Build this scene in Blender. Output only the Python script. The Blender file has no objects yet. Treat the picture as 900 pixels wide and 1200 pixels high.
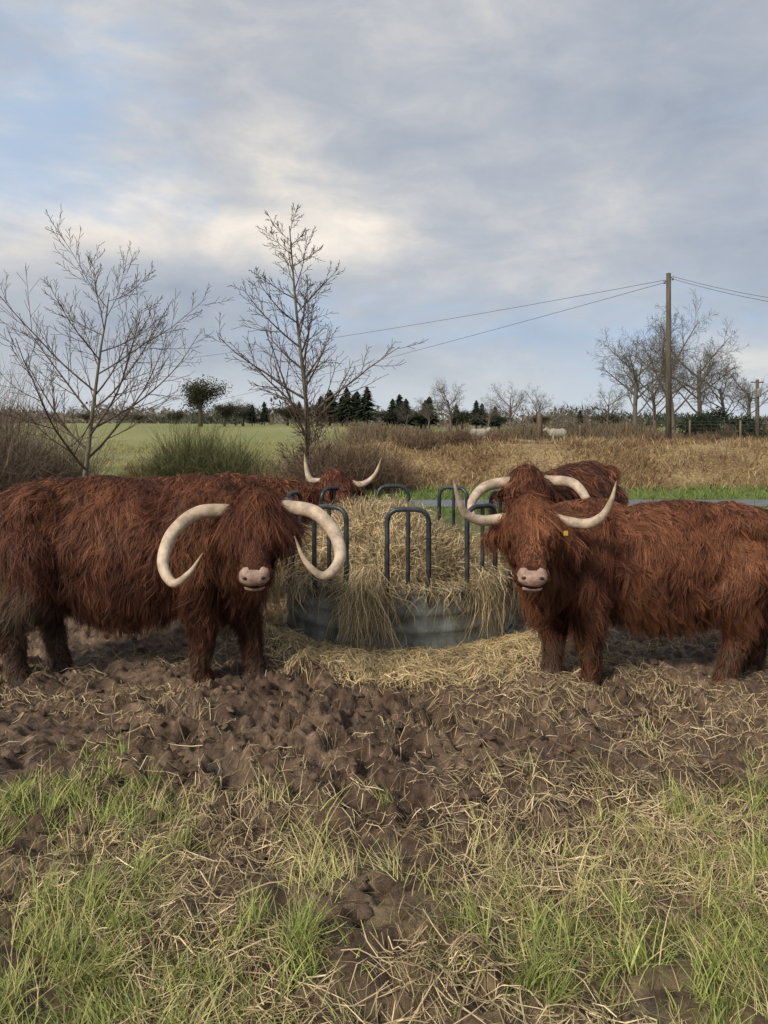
import bpy, math, random
import numpy as np
from mathutils import Vector, kdtree
random.seed(7); rng=np.random.default_rng(7)
scene=bpy.context.scene
col=scene.collection

# ------------------------------------------------------------ helpers
def fract(v): return v-np.floor(v)
def hsh(i,j,s): return fract(np.sin(i*127.1+j*311.7+s*74.7)*43758.5453)
def vnoise(x,y,s=0):
    xi=np.floor(x); yi=np.floor(y); fx=x-xi; fy=y-yi
    fx=fx*fx*(3-2*fx); fy=fy*fy*(3-2*fy)
    a=hsh(xi,yi,s); b=hsh(xi+1,yi,s); c=hsh(xi,yi+1,s); d=hsh(xi+1,yi+1,s)
    return (a*(1-fx)+b*fx)*(1-fy)+(c*(1-fx)+d*fx)*fy
def fbm(x,y,s=0,o=4):
    v=0; a=.5; t=0
    for k in range(o):
        v=v+a*vnoise(x*2**k+k*17.3,y*2**k-k*9.1,s+k); t+=a; a*=.5
    return v/t
def worley(x,y,s=0):
    xi=np.floor(x); yi=np.floor(y); best=np.full(np.shape(x),9.0)
    for di in (-1,0,1):
        for dj in (-1,0,1):
            cx=xi+di+hsh(xi+di,yi+dj,s); cy=yi+dj+hsh(xi+di,yi+dj,s+5)
            best=np.minimum(best,np.hypot(x-cx,y-cy))
    return best
def ss(a,b,v):
    t=np.clip((v-a)/(b-a),0,1); return t*t*(3-2*t)
FX,FY,FR=0.124,6.0,0.90     # feeder centre and radius
def pits(x,y):
    jx=x+.12*(fbm(x*5,y*5,13,3)-.5); jy=y+.12*(fbm(x*5,y*5,14,3)-.5)
    return worley(jx*4.6,jy*5.2,2),jx,jy
def H(x,y):
    x=np.asarray(x,float); y=np.asarray(y,float)
    bm=ss(-2.6,.6,x+0.25*np.sin(y))
    wob=0.9*(fbm(x*.25,y*.1,3,2)-.5)
    bank=.98*ss(17.2+wob,20.6+wob,y)-.25*ss(23,32,y)
    bank=bank+.22*(fbm(x*.45,y*.4,5,3)-.5)*ss(17.5,19,y)*(1-ss(24,30,y))
    field=1.12*ss(16.5,62,y)*.85+.17*ss(17,22,y)
    z=bank*bm+field*(1-bm)
    z=z+.25*(fbm(x*.05,y*.05,9,2)-.5)*ss(24,60,y)+.25*ss(40,80,y)*(1-ss(-34,-4,x))
    z=z+.10*(fbm(x*.9,y*.9,4,2)-.5)*ss(7.5,11,y)*(1-ss(12.2,13.2,y)*(1-ss(16.3,17.5,y)))
    mm=(1-ss(7.5,10.5,y))*(1-ss(6,9,np.abs(x)))
    w,jx,jy=pits(x,y)
    w2=worley(jx*10,jy*8,8)
    w3=worley(jx*21,jy*18,18)
    grassy=1-ss(2.2,3.0,y+.7*(fbm(x*1.3,y*1.3,31,2)-.5))
    amp=1-.5*grassy
    soft=ss(.3,.7,fbm(x*1.2,y*1.2,15,2))*.6+.65
    rg=np.abs(fbm(x*11,y*11,16,3)-.5)*2
    hole=ss(.12,.42,w)-.7
    mud=.09*(fbm(x*2.2,y*2.2,1,3)-.5)+amp*soft*(.052*hole-.052*(np.abs(w2-.4)-.15)+.030*(np.minimum(w3,.5)-.38)-.105*(rg-.25)+.07*(fbm(x*8,y*8,6,4)-.5))
    z=z+mud*mm
    r=np.hypot(x-FX,y-FY)
    z=z*(1-.7*np.exp(-(r/1.1)**8))+.02*np.exp(-((r-1.2)/.25)**2)*(y<9)
    return z
def mesh_np(name,V,F,mat=None,tint=None,smooth=True):
    V=np.asarray(V,np.float32); F=np.asarray(F,np.int32); k=F.shape[1]
    me=bpy.data.meshes.new(name)
    me.vertices.add(len(V)); me.vertices.foreach_set('co',V.ravel())
    me.loops.add(F.size); me.loops.foreach_set('vertex_index',F.ravel())
    me.polygons.add(len(F)); me.polygons.foreach_set('loop_start',np.arange(0,F.size,k,dtype=np.int32))
    me.update(calc_edges=True)
    if smooth: me.polygons.foreach_set('use_smooth',np.ones(len(F),bool))
    if tint is not None:
        a=me.color_attributes.new('tint','FLOAT_COLOR','POINT')
        c=np.ones((len(V),4),np.float32); c[:,:tint.shape[1]]=tint; a.data.foreach_set('color',c.ravel())
    if mat: me.materials.append(mat)
    return me
def obj(name,me,parent=None,loc=(0,0,0),**kw):
    o=bpy.data.objects.new(name,me); col.objects.link(o); o.location=loc
    if parent: o.parent=parent
    for k,v in kw.items(): o[k]=v
    return o
def nrm(v):
    return v/np.maximum(np.linalg.norm(v,axis=-1,keepdims=True),1e-9)
def ribbons(P,W,S,C):
    N,K,_=P.shape
    if S.ndim==2: S=S[:,None,:]
    off=S*W[:,:,None]
    V=np.stack([P-off,P+off],2).reshape(-1,3)
    b=(np.arange(N)*K*2)[:,None]+ (np.arange(K-1)*2)[None,:]
    F=np.stack([b,b+1,b+3,b+2],-1).reshape(-1,4)
    if C.ndim==2: C=np.repeat(C[:,None,:],K,1)
    T=np.repeat(C[:,:,None,:],2,2).reshape(-1,3)
    return V,F,T
def cat(parts):
    V=[];F=[];T=[];n=0
    for v,f,t in parts:
        V.append(v);F.append(f+n);T.append(t);n+=len(v)
    return np.concatenate(V),np.concatenate(F),np.concatenate(T)
def tube(pts,rad,S=6,ref=None,closed=False):
    pts=np.asarray(pts,float); rad=np.asarray(rad,float); K=len(pts)
    if closed: t=np.roll(pts,-1,0)-np.roll(pts,1,0)
    else: t=np.gradient(pts,axis=0)
    t=nrm(t)
    if ref is None:
        m=t.mean(0)
        ref=np.array([0,0,1.]) if abs(m[2])<.7*np.linalg.norm(m)+1e-6 else np.array([1.,.13,0])
    u=nrm(np.cross(t,ref)); v=np.cross(t,u)
    a=np.arange(S)/S*2*math.pi
    V=(pts[:,None]+rad[:,None,None]*(np.cos(a)[None,:,None]*u[:,None]+np.sin(a)[None,:,None]*v[:,None])).reshape(-1,3)
    ks=K if closed else K-1
    i=np.arange(ks)[:,None]*S; j=np.arange(S)[None,:]; i2=(np.arange(ks)[:,None]+1)%K*S
    F=np.stack([i+j,i+(j+1)%S,i2+(j+1)%S,i2+j],-1).reshape(-1,4)
    return V,F
def tubes(lst):
    V=[];F=[];n=0
    for v,f in lst:
        V.append(v);F.append(f+n);n+=len(v)
    return np.concatenate(V),np.concatenate(F)
def capped(pts,rad,S=8,ref=None,closed=False):
    pts=list(map(np.array,pts)); rad=list(rad)
    pts=[pts[0]]+pts+[pts[-1]]; rad=[.0005]+rad+[.0005]
    d0=pts[2]-pts[1]; d1=pts[-2]-pts[-3]
    pts[0]=pts[0]-d0*1e-3; pts[-1]=pts[-1]+d1*1e-3
    return tube(pts,rad,S,ref)
def catmull(P,R,n=8):
    P=np.array(P,float);R=np.array(R,float)
    Pp=np.vstack([2*P[0]-P[1],P,2*P[-1]-P[-2]]);Rr=np.concatenate([[R[0]],R,[R[-1]]])
    out=[];ro=[]
    for i in range(1,len(Pp)-2):
        for t in np.linspace(0,1,n,endpoint=False):
            p0,p1,p2,p3=Pp[i-1:i+3]
            out.append(.5*((2*p1)+(p2-p0)*t+(2*p0-5*p1+4*p2-p3)*t*t+(-p0+3*p1-3*p2+p3)*t**3))
            ro.append(Rr[i]*(1-t)+Rr[i+1]*t)
    out.append(Pp[-2]);ro.append(Rr[-2])
    return np.array(out),np.array(ro)
import bmesh
def ico(sub):
    bm=bmesh.new(); bmesh.ops.create_icosphere(bm,subdivisions=sub,radius=1)
    v=np.array([p.co[:] for p in bm.verts]); f=np.array([[q.index for q in p.verts] for p in bm.faces]); bm.free()
    return v,f
ICO1=ico(1);ICO2=ico(2);ICO3=ico(3)

# ------------------------------------------------------------ materials
def mat(name,c1,c2=None,scale=8,rough=.8,bump=0,bscale=None,attr=False,metal=0,stretch=None,spec=.3,rvar=0,wet=False):
    m=bpy.data.materials.new(name); m.use_nodes=True; nt=m.node_tree; N=nt.nodes; L=nt.links
    b=N['Principled BSDF']; b.inputs['Roughness'].default_value=rough; b.inputs['Metallic'].default_value=metal
    b.inputs['Specular IOR Level'].default_value=spec
    c2=c2 or c1
    tc=N.new('ShaderNodeTexCoord'); mp=N.new('ShaderNodeMapping'); L.new(tc.outputs['Object'],mp.inputs[0])
    if stretch: mp.inputs['Scale'].default_value=stretch
    nz=N.new('ShaderNodeTexNoise'); nz.inputs['Scale'].default_value=scale; nz.inputs['Detail'].default_value=7; nz.inputs['Roughness'].default_value=.65
    L.new(mp.outputs[0],nz.inputs['Vector'])
    cr=N.new('ShaderNodeValToRGB'); cr.color_ramp.elements[0].position=.35; cr.color_ramp.elements[1].position=.65
    cr.color_ramp.elements[0].color=(*c1,1); cr.color_ramp.elements[1].color=(*c2,1)
    L.new(nz.outputs['Fac'],cr.inputs[0]); out=cr.outputs[0]
    if attr:
        at=N.new('ShaderNodeAttribute'); at.attribute_name='tint'
        mx=N.new('ShaderNodeMix'); mx.data_type='RGBA'; mx.blend_type='MULTIPLY'; mx.inputs[0].default_value=1
        L.new(cr.outputs[0],mx.inputs[6]); L.new(at.outputs['Color'],mx.inputs[7]); out=mx.outputs[2]
        if wet:
            mw=N.new('ShaderNodeMath'); mw.operation='MULTIPLY'; mw.inputs[1].default_value=spec
            L.new(at.outputs['Alpha'],mw.inputs[0]); L.new(mw.outputs[0],b.inputs['Specular IOR Level'])
    L.new(out,b.inputs['Base Color'])
    if rvar:
        mr=N.new('ShaderNodeMapRange'); mr.inputs['From Min'].default_value=.35; mr.inputs['From Max'].default_value=.65
        mr.inputs['To Min'].default_value=rough-rvar; mr.inputs['To Max'].default_value=rough+rvar
        L.new(nz.outputs['Fac'],mr.inputs[0]); L.new(mr.outputs[0],b.inputs['Roughness'])
    if bump:
        n2=N.new('ShaderNodeTexNoise'); n2.inputs['Scale'].default_value=bscale or scale*3; n2.inputs['Detail'].default_value=8; n2.inputs['Roughness'].default_value=.7
        L.new(mp.outputs[0],n2.inputs['Vector'])
        bp=N.new('ShaderNodeBump'); bp.inputs['Strength'].default_value=1; bp.inputs['Distance'].default_value=bump
        L.new(n2.outputs['Fac'],bp.inputs['Height']); L.new(bp.outputs[0],b.inputs['Normal'])
    return m
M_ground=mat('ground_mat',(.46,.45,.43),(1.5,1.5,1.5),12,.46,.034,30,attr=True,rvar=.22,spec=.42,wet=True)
M_clod=mat('clod_mat',(.065,.040,.026),(.18,.118,.078),14,.55,.008,60,rvar=.2)
M_strand=mat('strand_mat',(.85,.85,.85),(1.2,1.2,1.2),5,.7,attr=True,spec=.2)
M_hair=mat('hair_mat',(.75,.75,.75),(1.2,1.2,1.2),9,.55,attr=True,spec=.2)
M_skin=mat('coat_mat',(.035,.012,.007),(.07,.025,.013),18,.8,.01,60,spec=.15)
M_horn=mat('horn_mat',(.55,.53,.51),(1.12,1.1,1.07),16,.5,.005,40,attr=True,spec=.3)
M_nose=mat('nose_mat',(.20,.12,.09),(.42,.285,.22),26,.5,.005,70)
M_dark=mat('dark_mat',(.03,.02,.016),(.05,.032,.026),10,.4)
M_eye=mat('eye_mat',(.008,.005,.004),(.012,.008,.006),10,.15,spec=.5)
M_hoof=mat('hoof_mat',(.03,.024,.02),(.09,.065,.05),12,.6,.004)
M_tag=mat('tag_mat',(.42,.26,.04),(.52,.34,.06),10,.5)
M_galv=mat('galvanised_mat',(.10,.105,.09),(.30,.315,.285),6,.48,.003,50,metal=.15,rvar=.12,stretch=(1,1,.6))
M_tubem=mat('tube_mat',(.022,.027,.030),(.07,.08,.085),9,.38,.001,60,metal=.3,rvar=.1)
M_hay=mat('hay_mat',(.14,.095,.045),(.36,.26,.12),30,.85,.03,50)
M_bark=mat('bark_mat',(.08,.068,.046),(.19,.165,.115),12,.85,.006,50,stretch=(1,1,.3))
M_twig=mat('twig_mat',(.065,.043,.032),(.14,.10,.072),3,.8)
M_twigfar=mat('twigfar_mat',(.09,.078,.065),(.18,.155,.13),.5,.9)
M_everg=mat('evergreen_mat',(.018,.026,.016),(.045,.058,.034),1.2,.9,spec=.1)
M_ivy=mat('ivy_mat',(.030,.034,.022),(.085,.08,.05),1.0,.9,spec=.1)
M_pole=mat('pole_mat',(.05,.045,.032),(.13,.11,.08),4,.85,.004,30,stretch=(4,4,.4))
M_wire=mat('wire_mat',(.05,.05,.055),(.08,.08,.09),4,.5)
M_road=mat('asphalt_mat',(.10,.11,.12),(.17,.18,.195),3,.55,.004,80,rvar=.1,spec=.4)
M_wool=mat('wool_mat',(.26,.23,.18),(.40,.36,.30),12,.9,.02,30)
M_post=mat('post_mat',(.09,.065,.042),(.18,.13,.085),6,.85,.004,40,stretch=(4,4,.5))

# ------------------------------------------------------------ camera
cam=bpy.data.cameras.new('camera'); co=bpy.data.objects.new('camera',cam); col.objects.link(co)
co.location=(0,0,1.6); co.rotation_euler=(math.radians(90),0,0)
cam.sensor_fit='AUTO'; cam.sensor_width=36; cam.lens=26.1; cam.shift_y=-.0875; cam.clip_end=3000
scene.camera=co
scene.view_settings.view_transform='Standard'; scene.view_settings.look='None'; scene.view_settings.exposure=0

# ------------------------------------------------------------ world and sun
SUN_EL=math.radians(36); SUN_AZ=math.radians(222)
w=bpy.data.worlds.new('World'); scene.world=w; w.use_nodes=True
nt=w.node_tree; N=nt.nodes; L=nt.links; N.clear()
out=N.new('ShaderNodeOutputWorld')
sky=N.new('ShaderNodeTexSky'); sky.sky_type='NISHITA'; sky.sun_disc=False; sky.sun_elevation=SUN_EL; sky.sun_rotation=SUN_AZ
bg=N.new('ShaderNodeBackground'); bg.inputs[1].default_value=.12; L.new(sky.outputs[0],bg.inputs[0])
tc=N.new('ShaderNodeTexCoord')
def vmath(op,a,b=None):
    n=N.new('ShaderNodeVectorMath'); n.operation=op; L.new(a,n.inputs[0])
    if b is not None: n.inputs[1].default_value=b
    return n
def math2(op,a,b):
    n=N.new('ShaderNodeMath'); n.operation=op
    for i,v in enumerate((a,b)):
        if isinstance(v,(int,float)): n.inputs[i].default_value=v
        else: L.new(v,n.inputs[i])
    return n.outputs[0]
D=vmath('NORMALIZE',tc.outputs['Generated']).outputs[0]
def noise(scl,sc=1,det=6,ro=.55,dist=0,off=(0,0,0)):
    m=N.new('ShaderNodeMapping'); m.inputs['Scale'].default_value=scl; m.inputs['Location'].default_value=off; L.new(D,m.inputs[0])
    n=N.new('ShaderNodeTexNoise'); n.inputs['Scale'].default_value=sc; n.inputs['Detail'].default_value=det; n.inputs['Roughness'].default_value=ro; n.inputs['Distortion'].default_value=dist
    L.new(m.outputs[0],n.inputs['Vector']); return n.outputs['Fac']
def blob(c,r0,r1,sc=(1,1,1)):
    c=Vector(c).normalized()
    s=vmath('SUBTRACT',D,tuple(c)).outputs[0]; s=vmath('MULTIPLY',s,sc).outputs[0]
    l=N.new('ShaderNodeVectorMath'); l.operation='LENGTH'; L.new(s,l.inputs[0])
    m=N.new('ShaderNodeMapRange'); m.interpolation_type='SMOOTHERSTEP'; m.inputs['From Min'].default_value=r0; m.inputs['From Max'].default_value=r1; m.inputs['To Min'].default_value=1; m.inputs['To Max'].default_value=0
    L.new(l.outputs['Value'],m.inputs[0]); return m.outputs[0]
def addall(*a):
    r=a[0]
    for q in a[1:]: r=math2('ADD',r,q)
    return r
n1=noise((1.5,1.5,3.2),1.6,6,.5,.3,(3.1,.4,1.7))
n2=noise((2.0,2.0,4.6),3.6,8,.6,.35,(7.7,2.4,.3))
base=math2('ADD',math2('MULTIPLY',n1,.56),math2('MULTIPLY',n2,.46))
bright=addall(math2('MULTIPLY',blob((-.12,1,.29),0,.24,(1,1,1.4)),.14),math2('MULTIPLY',blob((-.50,1,.28),0,.34,(.9,1,2.0)),.22),
   math2('MULTIPLY',blob((.12,1,.25),0,.36,(.7,1,2.4)),.09),math2('MULTIPLY',blob((0,1,.55),0,.30,(.8,1,1.3)),.08),math2('MULTIPLY',blob((.4,1,.06),0,.3,(.7,1,3)),.05))
dark=math2('ADD',math2('MULTIPLY',blob((.40,1,.38),0,.55,(.8,1,1.5)),.07),math2('MULTIPLY',blob((-.30,1,.17),0,.3,(.6,1,2.6)),.05))
v=math2('SUBTRACT',math2('ADD',base,bright),math2('ADD',dark,.01))
cr=N.new('ShaderNodeValToRGB'); L.new(v,cr.inputs[0]); e=cr.color_ramp.elements
e[0].position=.30; e[0].color=(.30,.34,.415,1); e[1].position=.78; e[1].color=(.90,.81,.71,1)
for p,c in ((.42,(.37,.405,.465,1)),(.52,(.445,.465,.505,1)),(.60,(.54,.54,.55,1)),(.69,(.71,.665,.61,1))):
    x=e.new(p); x.color=c
bgc=N.new('ShaderNodeBackground'); bgc.inputs[1].default_value=1.15
n3=noise((1.4,1.4,4.0),2.1,7,.6,.4,(1.2,5.4,2.2))
gap=addall(n3,math2('MULTIPLY',blob((-.50,1,.47),0,.34,(1,1,1.4)),.24),math2('MULTIPLY',blob((.20,1,.12),0,.42,(.6,1,2.8)),.17),math2('MULTIPLY',blob((-.1,1,.10),0,.3,(.6,1,2.8)),.05))
gr=N.new('ShaderNodeMapRange'); gr.interpolation_type='SMOOTHSTEP'; gr.inputs['From Min'].default_value=.52; gr.inputs['From Max'].default_value=.84; L.new(gap,gr.inputs[0])
gf=math2('MULTIPLY',gr.outputs[0],.85)
mb=N.new('ShaderNodeMix'); mb.data_type='RGBA'; L.new(gf,mb.inputs[0]); L.new(cr.outputs[0],mb.inputs[6]); mb.inputs[7].default_value=(.37,.49,.66,1)
sx=N.new('ShaderNodeSeparateXYZ'); L.new(D,sx.inputs[0])
hz=N.new('ShaderNodeMapRange'); hz.interpolation_type='SMOOTHSTEP'; hz.inputs['From Min'].default_value=0; hz.inputs['From Max'].default_value=.11; hz.inputs['To Min'].default_value=.65; hz.inputs['To Max'].default_value=0; L.new(sx.outputs[2],hz.inputs[0])
mh=N.new('ShaderNodeMix'); mh.data_type='RGBA'; L.new(hz.outputs[0],mh.inputs[0]); L.new(mb.outputs[2],mh.inputs[6]); mh.inputs[7].default_value=(.58,.64,.70,1)
L.new(mh.outputs[2],bgc.inputs[0])
ms=N.new('ShaderNodeMixShader'); ms.inputs[0].default_value=.93
L.new(bg.outputs[0],ms.inputs[1]); L.new(bgc.outputs[0],ms.inputs[2]); L.new(ms.outputs[0],out.inputs[0])
sun=bpy.data.lights.new('sun','SUN'); sun.energy=3.8; sun.angle=math.radians(12); sun.color=(1,.92,.80)
so=bpy.data.objects.new('sun',sun); col.objects.link(so)
sd=Vector((math.sin(SUN_AZ)*math.cos(SUN_EL),math.cos(SUN_AZ)*math.cos(SUN_EL),math.sin(SUN_EL)))
so.rotation_euler=sd.to_track_quat('Z','Y').to_euler(); so.location=(-20,-20,30)

# ------------------------------------------------------------ ground
def axis(parts):
    return np.concatenate([np.arange(s,e,d) for s,e,d in parts])
xs=axis([(-800,-200,60),(-200,-60,10),(-60,-20,2),(-20,-6,.35),(-6,-3.2,.07),(-3.2,3.2,.013),(3.2,6,.07),(6,20,.35),(20,60,2),(60,200,10),(200,801,60)])
ys=axis([(-30,-2,3),(-2,1.4,.2),(1.4,5.6,.013),(5.6,9,.05),(9,24,.25),(24,60,1.2),(60,200,8),(200,1501,80)])
X,Y=np.meshgrid(xs,ys)
Z=H(X,Y)
nx,ny=len(xs),len(ys)
V=np.stack([X,Y,Z],-1).reshape(-1,3)
i=np.arange(ny-1)[:,None]*nx+np.arange(nx-1)[None,:]
F=np.stack([i,i+1,i+nx+1,i+nx],-1).reshape(-1,4)
GX=lambda x: .65*ss(.5,1.5,np.abs(x-.1))      # grass reaches further up at both sides
def zone(x,y,z):
    c=lambda r,g,b:np.array([r,g,b])
    def mix(a,b,t): return a*(1-t[...,None])+b*t[...,None]
    f=fbm(x*.8,y*.8,21,4); g=fbm(x*2.5,y*2.5,25,3); h=fbm(x*14,y*14,27,3)
    C=mix(c(.095,.058,.038),c(.215,.145,.095),ss(.3,.7,.45*g+.55*h))
    pit_shade_wet=1-ss(.12,.36,pits(x,y)[0])
    C=mix(C,c(.064,.039,.026),pit_shade_wet*.75)  # cavity shade put into the pit colour; same mask adds the wet gloss
    gr=mix(c(.12,.11,.045),c(.26,.20,.10),h)
    t=(1-ss(2.3,3.3,y+1.6*(f-.5)-GX(x)))*ss(.4,.65,.5*h+.5*g)
    C=mix(C,gr,t*.5)
    C=mix(C,mix(c(.12,.14,.05),c(.2,.18,.08),f),ss(7.5,9.5,y+2*(f-.5)))
    r=np.hypot(x-FX,y-FY)
    C=mix(C,c(.32,.235,.115)+0*C,(1-ss(.95,1.4,r+.7*(g-.5)+.25*np.abs(x-FX)))*.65)
    C=mix(C,mix(c(.10,.15,.04),c(.16,.19,.06),g),ss(12,13,y))
    bm=ss(-2.6,.6,x)
    bk=mix(c(.20,.13,.065),c(.33,.24,.125),ss(.3,.7,f))
    C=mix(C,bk,ss(17.0,18.0,y+1.2*(g-.5))*bm)
    fl=mix(c(.18,.20,.065),c(.30,.27,.12),ss(.3,.7,f))
    C=mix(C,fl,ss(16.0,18,y)*(1-bm))
    fr=mix(c(.19,.21,.065),c(.30,.28,.11),fbm(x*.15,y*.05,29,3))
    C=mix(C,fr,ss(26,34,y))
    wet=(.7+1.3*pit_shade_wet)*(1-.95*ss(7.5,11,y))
    return np.concatenate([C,wet[...,None]],-1)
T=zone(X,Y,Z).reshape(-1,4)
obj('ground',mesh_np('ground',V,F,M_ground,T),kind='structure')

rx=np.arange(-120,121,2.0); prof=[(13.95,.0),(14.0,.02),(14.5,.04),(15.0,.02),(15.05,.0)]
V=np.array([[x,y+.25*math.sin(x*.03),z+.015] for x in rx for y,z in prof]); n=len(prof)
i=np.arange(len(rx)-1)[:,None]*n+np.arange(n-1)[None,:]
F=np.stack([i,i+1,i+n+1,i+n],-1).reshape(-1,4)
obj('road',mesh_np('road',V,F,M_road),kind='structure')

# ------------------------------------------------------------ ground litter
def lerpc(a,b,t): return np.array(a)[None]*(1-t[:,None])+np.array(b)[None]*t[:,None]
def straw_on_ground(x,y,L0,wd,c1,c2,lift=.012,curl=.35):
    n=len(x); a=rng.uniform(0,2*math.pi,n); Ls=L0*rng.uniform(.3,1.4,n); K=4
    P=np.zeros((n,K,3)); cur=rng.normal(0,curl,n); px,py=x.copy(),y.copy() 
    tilt=rng.normal(0,.2,n); lf=rng.uniform(.1,1.6,n)*lift
    for k in range(K):
        P[:,k,0]=px; P[:,k,1]=py; P[:,k,2]=H(px,py)+lf+.5*Ls*np.abs(tilt)*k/K
        px=px+np.cos(a)*Ls/(K-1); py=py+np.sin(a)*Ls/(K-1); a=a+cur
    S=np.stack([-np.sin(a),np.cos(a),rng.normal(0,.5,n)],-1); S=nrm(S)
    W=np.full((n,K),1.)*(wd*rng.uniform(.6,1.3,n))[:,None]; W[:,-1]*=.4
    t=rng.uniform(0,1,n)
    return ribbons(P,W,S,lerpc(c1,c2,t)*rng.uniform(.5,1.15,n)[:,None])
def upright(x,y,hgt,wd,c1,c2,lean=.45,droop=.35,z=None,K=4,comb=None):
    n=len(x); a=rng.uniform(0,2*math.pi,n) if comb is None else comb+rng.normal(0,.7,n); ln=np.abs(rng.normal(0,lean,n)); h=hgt*rng.uniform(.35,1.25,n)
    d=np.stack([np.cos(a)*ln,np.sin(a)*ln,np.ones(n)],-1); d=nrm(d); P=np.zeros((n,K,3))
    z0=H(x,y)-.01 if z is None else z
    for k in range(K):
        s=k/(K-1)
        P[:,k,0]=x+d[:,0]*h*s+np.cos(a)*h*droop*s*s
        P[:,k,1]=y+d[:,1]*h*s+np.sin(a)*h*droop*s*s
        P[:,k,2]=z0+d[:,2]*h*s-h*droop*.9*s*s*np.minimum(ln,1)
    b=rng.uniform(0,2*math.pi,n)*.5+0; S=np.stack([np.cos(b),np.sin(b)*.6,0*b],-1)
    W=(wd*rng.uniform(.6,1.3,n))[:,None]*np.linspace(1,.15,K)[None]**.7
    t=rng.uniform(0,1,n)
    base=lerpc(c1,c2,t)*rng.uniform(.6,1.15,n)[:,None]
    return ribbons(P,W,S,base)
STR1=(.48,.35,.17); STR2=(.80,.64,.37); STRD=(.25,.175,.095)
def pick(n,x0,x1,y0,y1,f):
    xs_=[];ys_=[];tot=0
    while tot<n:
        x=rng.uniform(x0,x1,n);y=rng.uniform(y0,y1,n);k=rng.uniform(0,1,n)<f(x,y)
        xs_.append(x[k]);ys_.append(y[k]);tot+=k.sum()
    return np.concatenate(xs_)[:n],np.concatenate(ys_)[:n]
parts=[]
def fr_(x,y):
    r=np.hypot(x-FX,y-FY); return (r>.98)*np.exp(-((r-1.02)/.26)**2)*(.12+.88*(y<5.6))*np.exp(-((x-.1)/.85)**4)*(.2+.8*ss(.35,.6,fbm(x*2,y*2,33,2)))
x,y=pick(18000,-2,2.3,4,8,fr_); parts.append(straw_on_ground(x,y,.15,.0020,STR1,STR2,.03))
x,y=pick(6000,-3,3,3.5,5.4,lambda x,y:ss(.48,.66,fbm(x*2.4,y*2.4,49,3))*ss(3.5,4.9,y)); parts.append(straw_on_ground(x,y,.11,.0015,STRD,STR2,.010))
fl_=lambda x,y: ss(.50,.68,fbm(x*1.4,y*1.4,41,4)+.10*ss(.3,1.5,x)-.02)*(.14+.86*(1-ss(2.6,4.6,y-GX(x)*.6)))*(.3+.7*ss(.3,1.2,np.abs(x-.2)))
x,y=pick(17000,-3.6,3.6,1.5,6.5,fl_); parts.append(straw_on_ground(x,y,.13,.0015,STRD,STR2,.012))
x,y=pick(8000,-2.4,2.4,1.5,3.6,lambda x,y:ss(.42,.62,fbm(x*1.9,y*1.9,47,3)+.06*ss(0,1,x))*(1-ss(2.2,3.5,y)*.9)); parts.append(straw_on_ground(x,y,.13,.0016,STRD,STR2,.016))
x,y=pick(7000,-4.0,4.0,2.8,7,lambda x,y:.2+.8*ss(.5,.68,fbm(x*2.2,y*2.2,43,3))); parts.append(straw_on_ground(x,y,.07,.0014,STRD,STR1,.008))
V,F,T=cat(parts); obj('loose_straw',mesh_np('loose_straw',V,F,M_strand,T),kind='stuff',label='loose yellow straw trodden into wet mud',category='straw')

G1=(.13,.19,.04);G2=(.42,.44,.13);GD=(.58,.47,.25)
def tufts(n,per,x0,x1,y0,y1,f,spread,h,wd,c1,c2,lean=.45,clump=False):
    x,y=pick(n,x0,x1,y0,y1,f); hs=np.repeat(rng.uniform(.45,1.35,n),per); cb=np.repeat(rng.uniform(0,6.28,n),per) if clump else None
    x=np.repeat(x,per)+rng.normal(0,spread,n*per); y=np.repeat(y,per)+rng.normal(0,spread,n*per)
    return upright(x,y,h*hs,wd,c1,c2,lean,comb=cb)
gm=lambda x,y: ss(.46,.62,fbm(x*2.3,y*2.3,31,3)+.05*ss(0,1.4,np.abs(x)))*(1-ss(2.0,3.2,y-GX(x)+.8*(fbm(x*1.1,y*.9,35,2)-.5)))+.006*(1-ss(3,5,y))
parts=[tufts(900,28,-2.4,2.4,1.5,4.2,gm,.022,.115,.0023,G1,G2,.75,True),
       tufts(650,20,-2.4,2.4,1.5,4.4,lambda x,y:gm(x+3,y),.028,.14,.0019,G2,GD,1.4,True),
       tufts(350,14,-2.2,2.2,1.5,3.3,lambda x,y:1-ss(1.8,3.3,y)+0*x,.04,.09,.0015,STRD,GD,1.8,True),
       tufts(450,9,-2.4,2.4,1.5,3.2,lambda x,y:1-ss(1.8,3.2,y)+0*x,.03,.06,.0021,G1,G2,1.0)]
V,F,T=cat(parts); obj('meadow_grass',mesh_np('meadow_grass',V,F,M_strand,T),kind='stuff',label='patchy green and straw-coloured grass growing through mud',category='grass')

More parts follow.
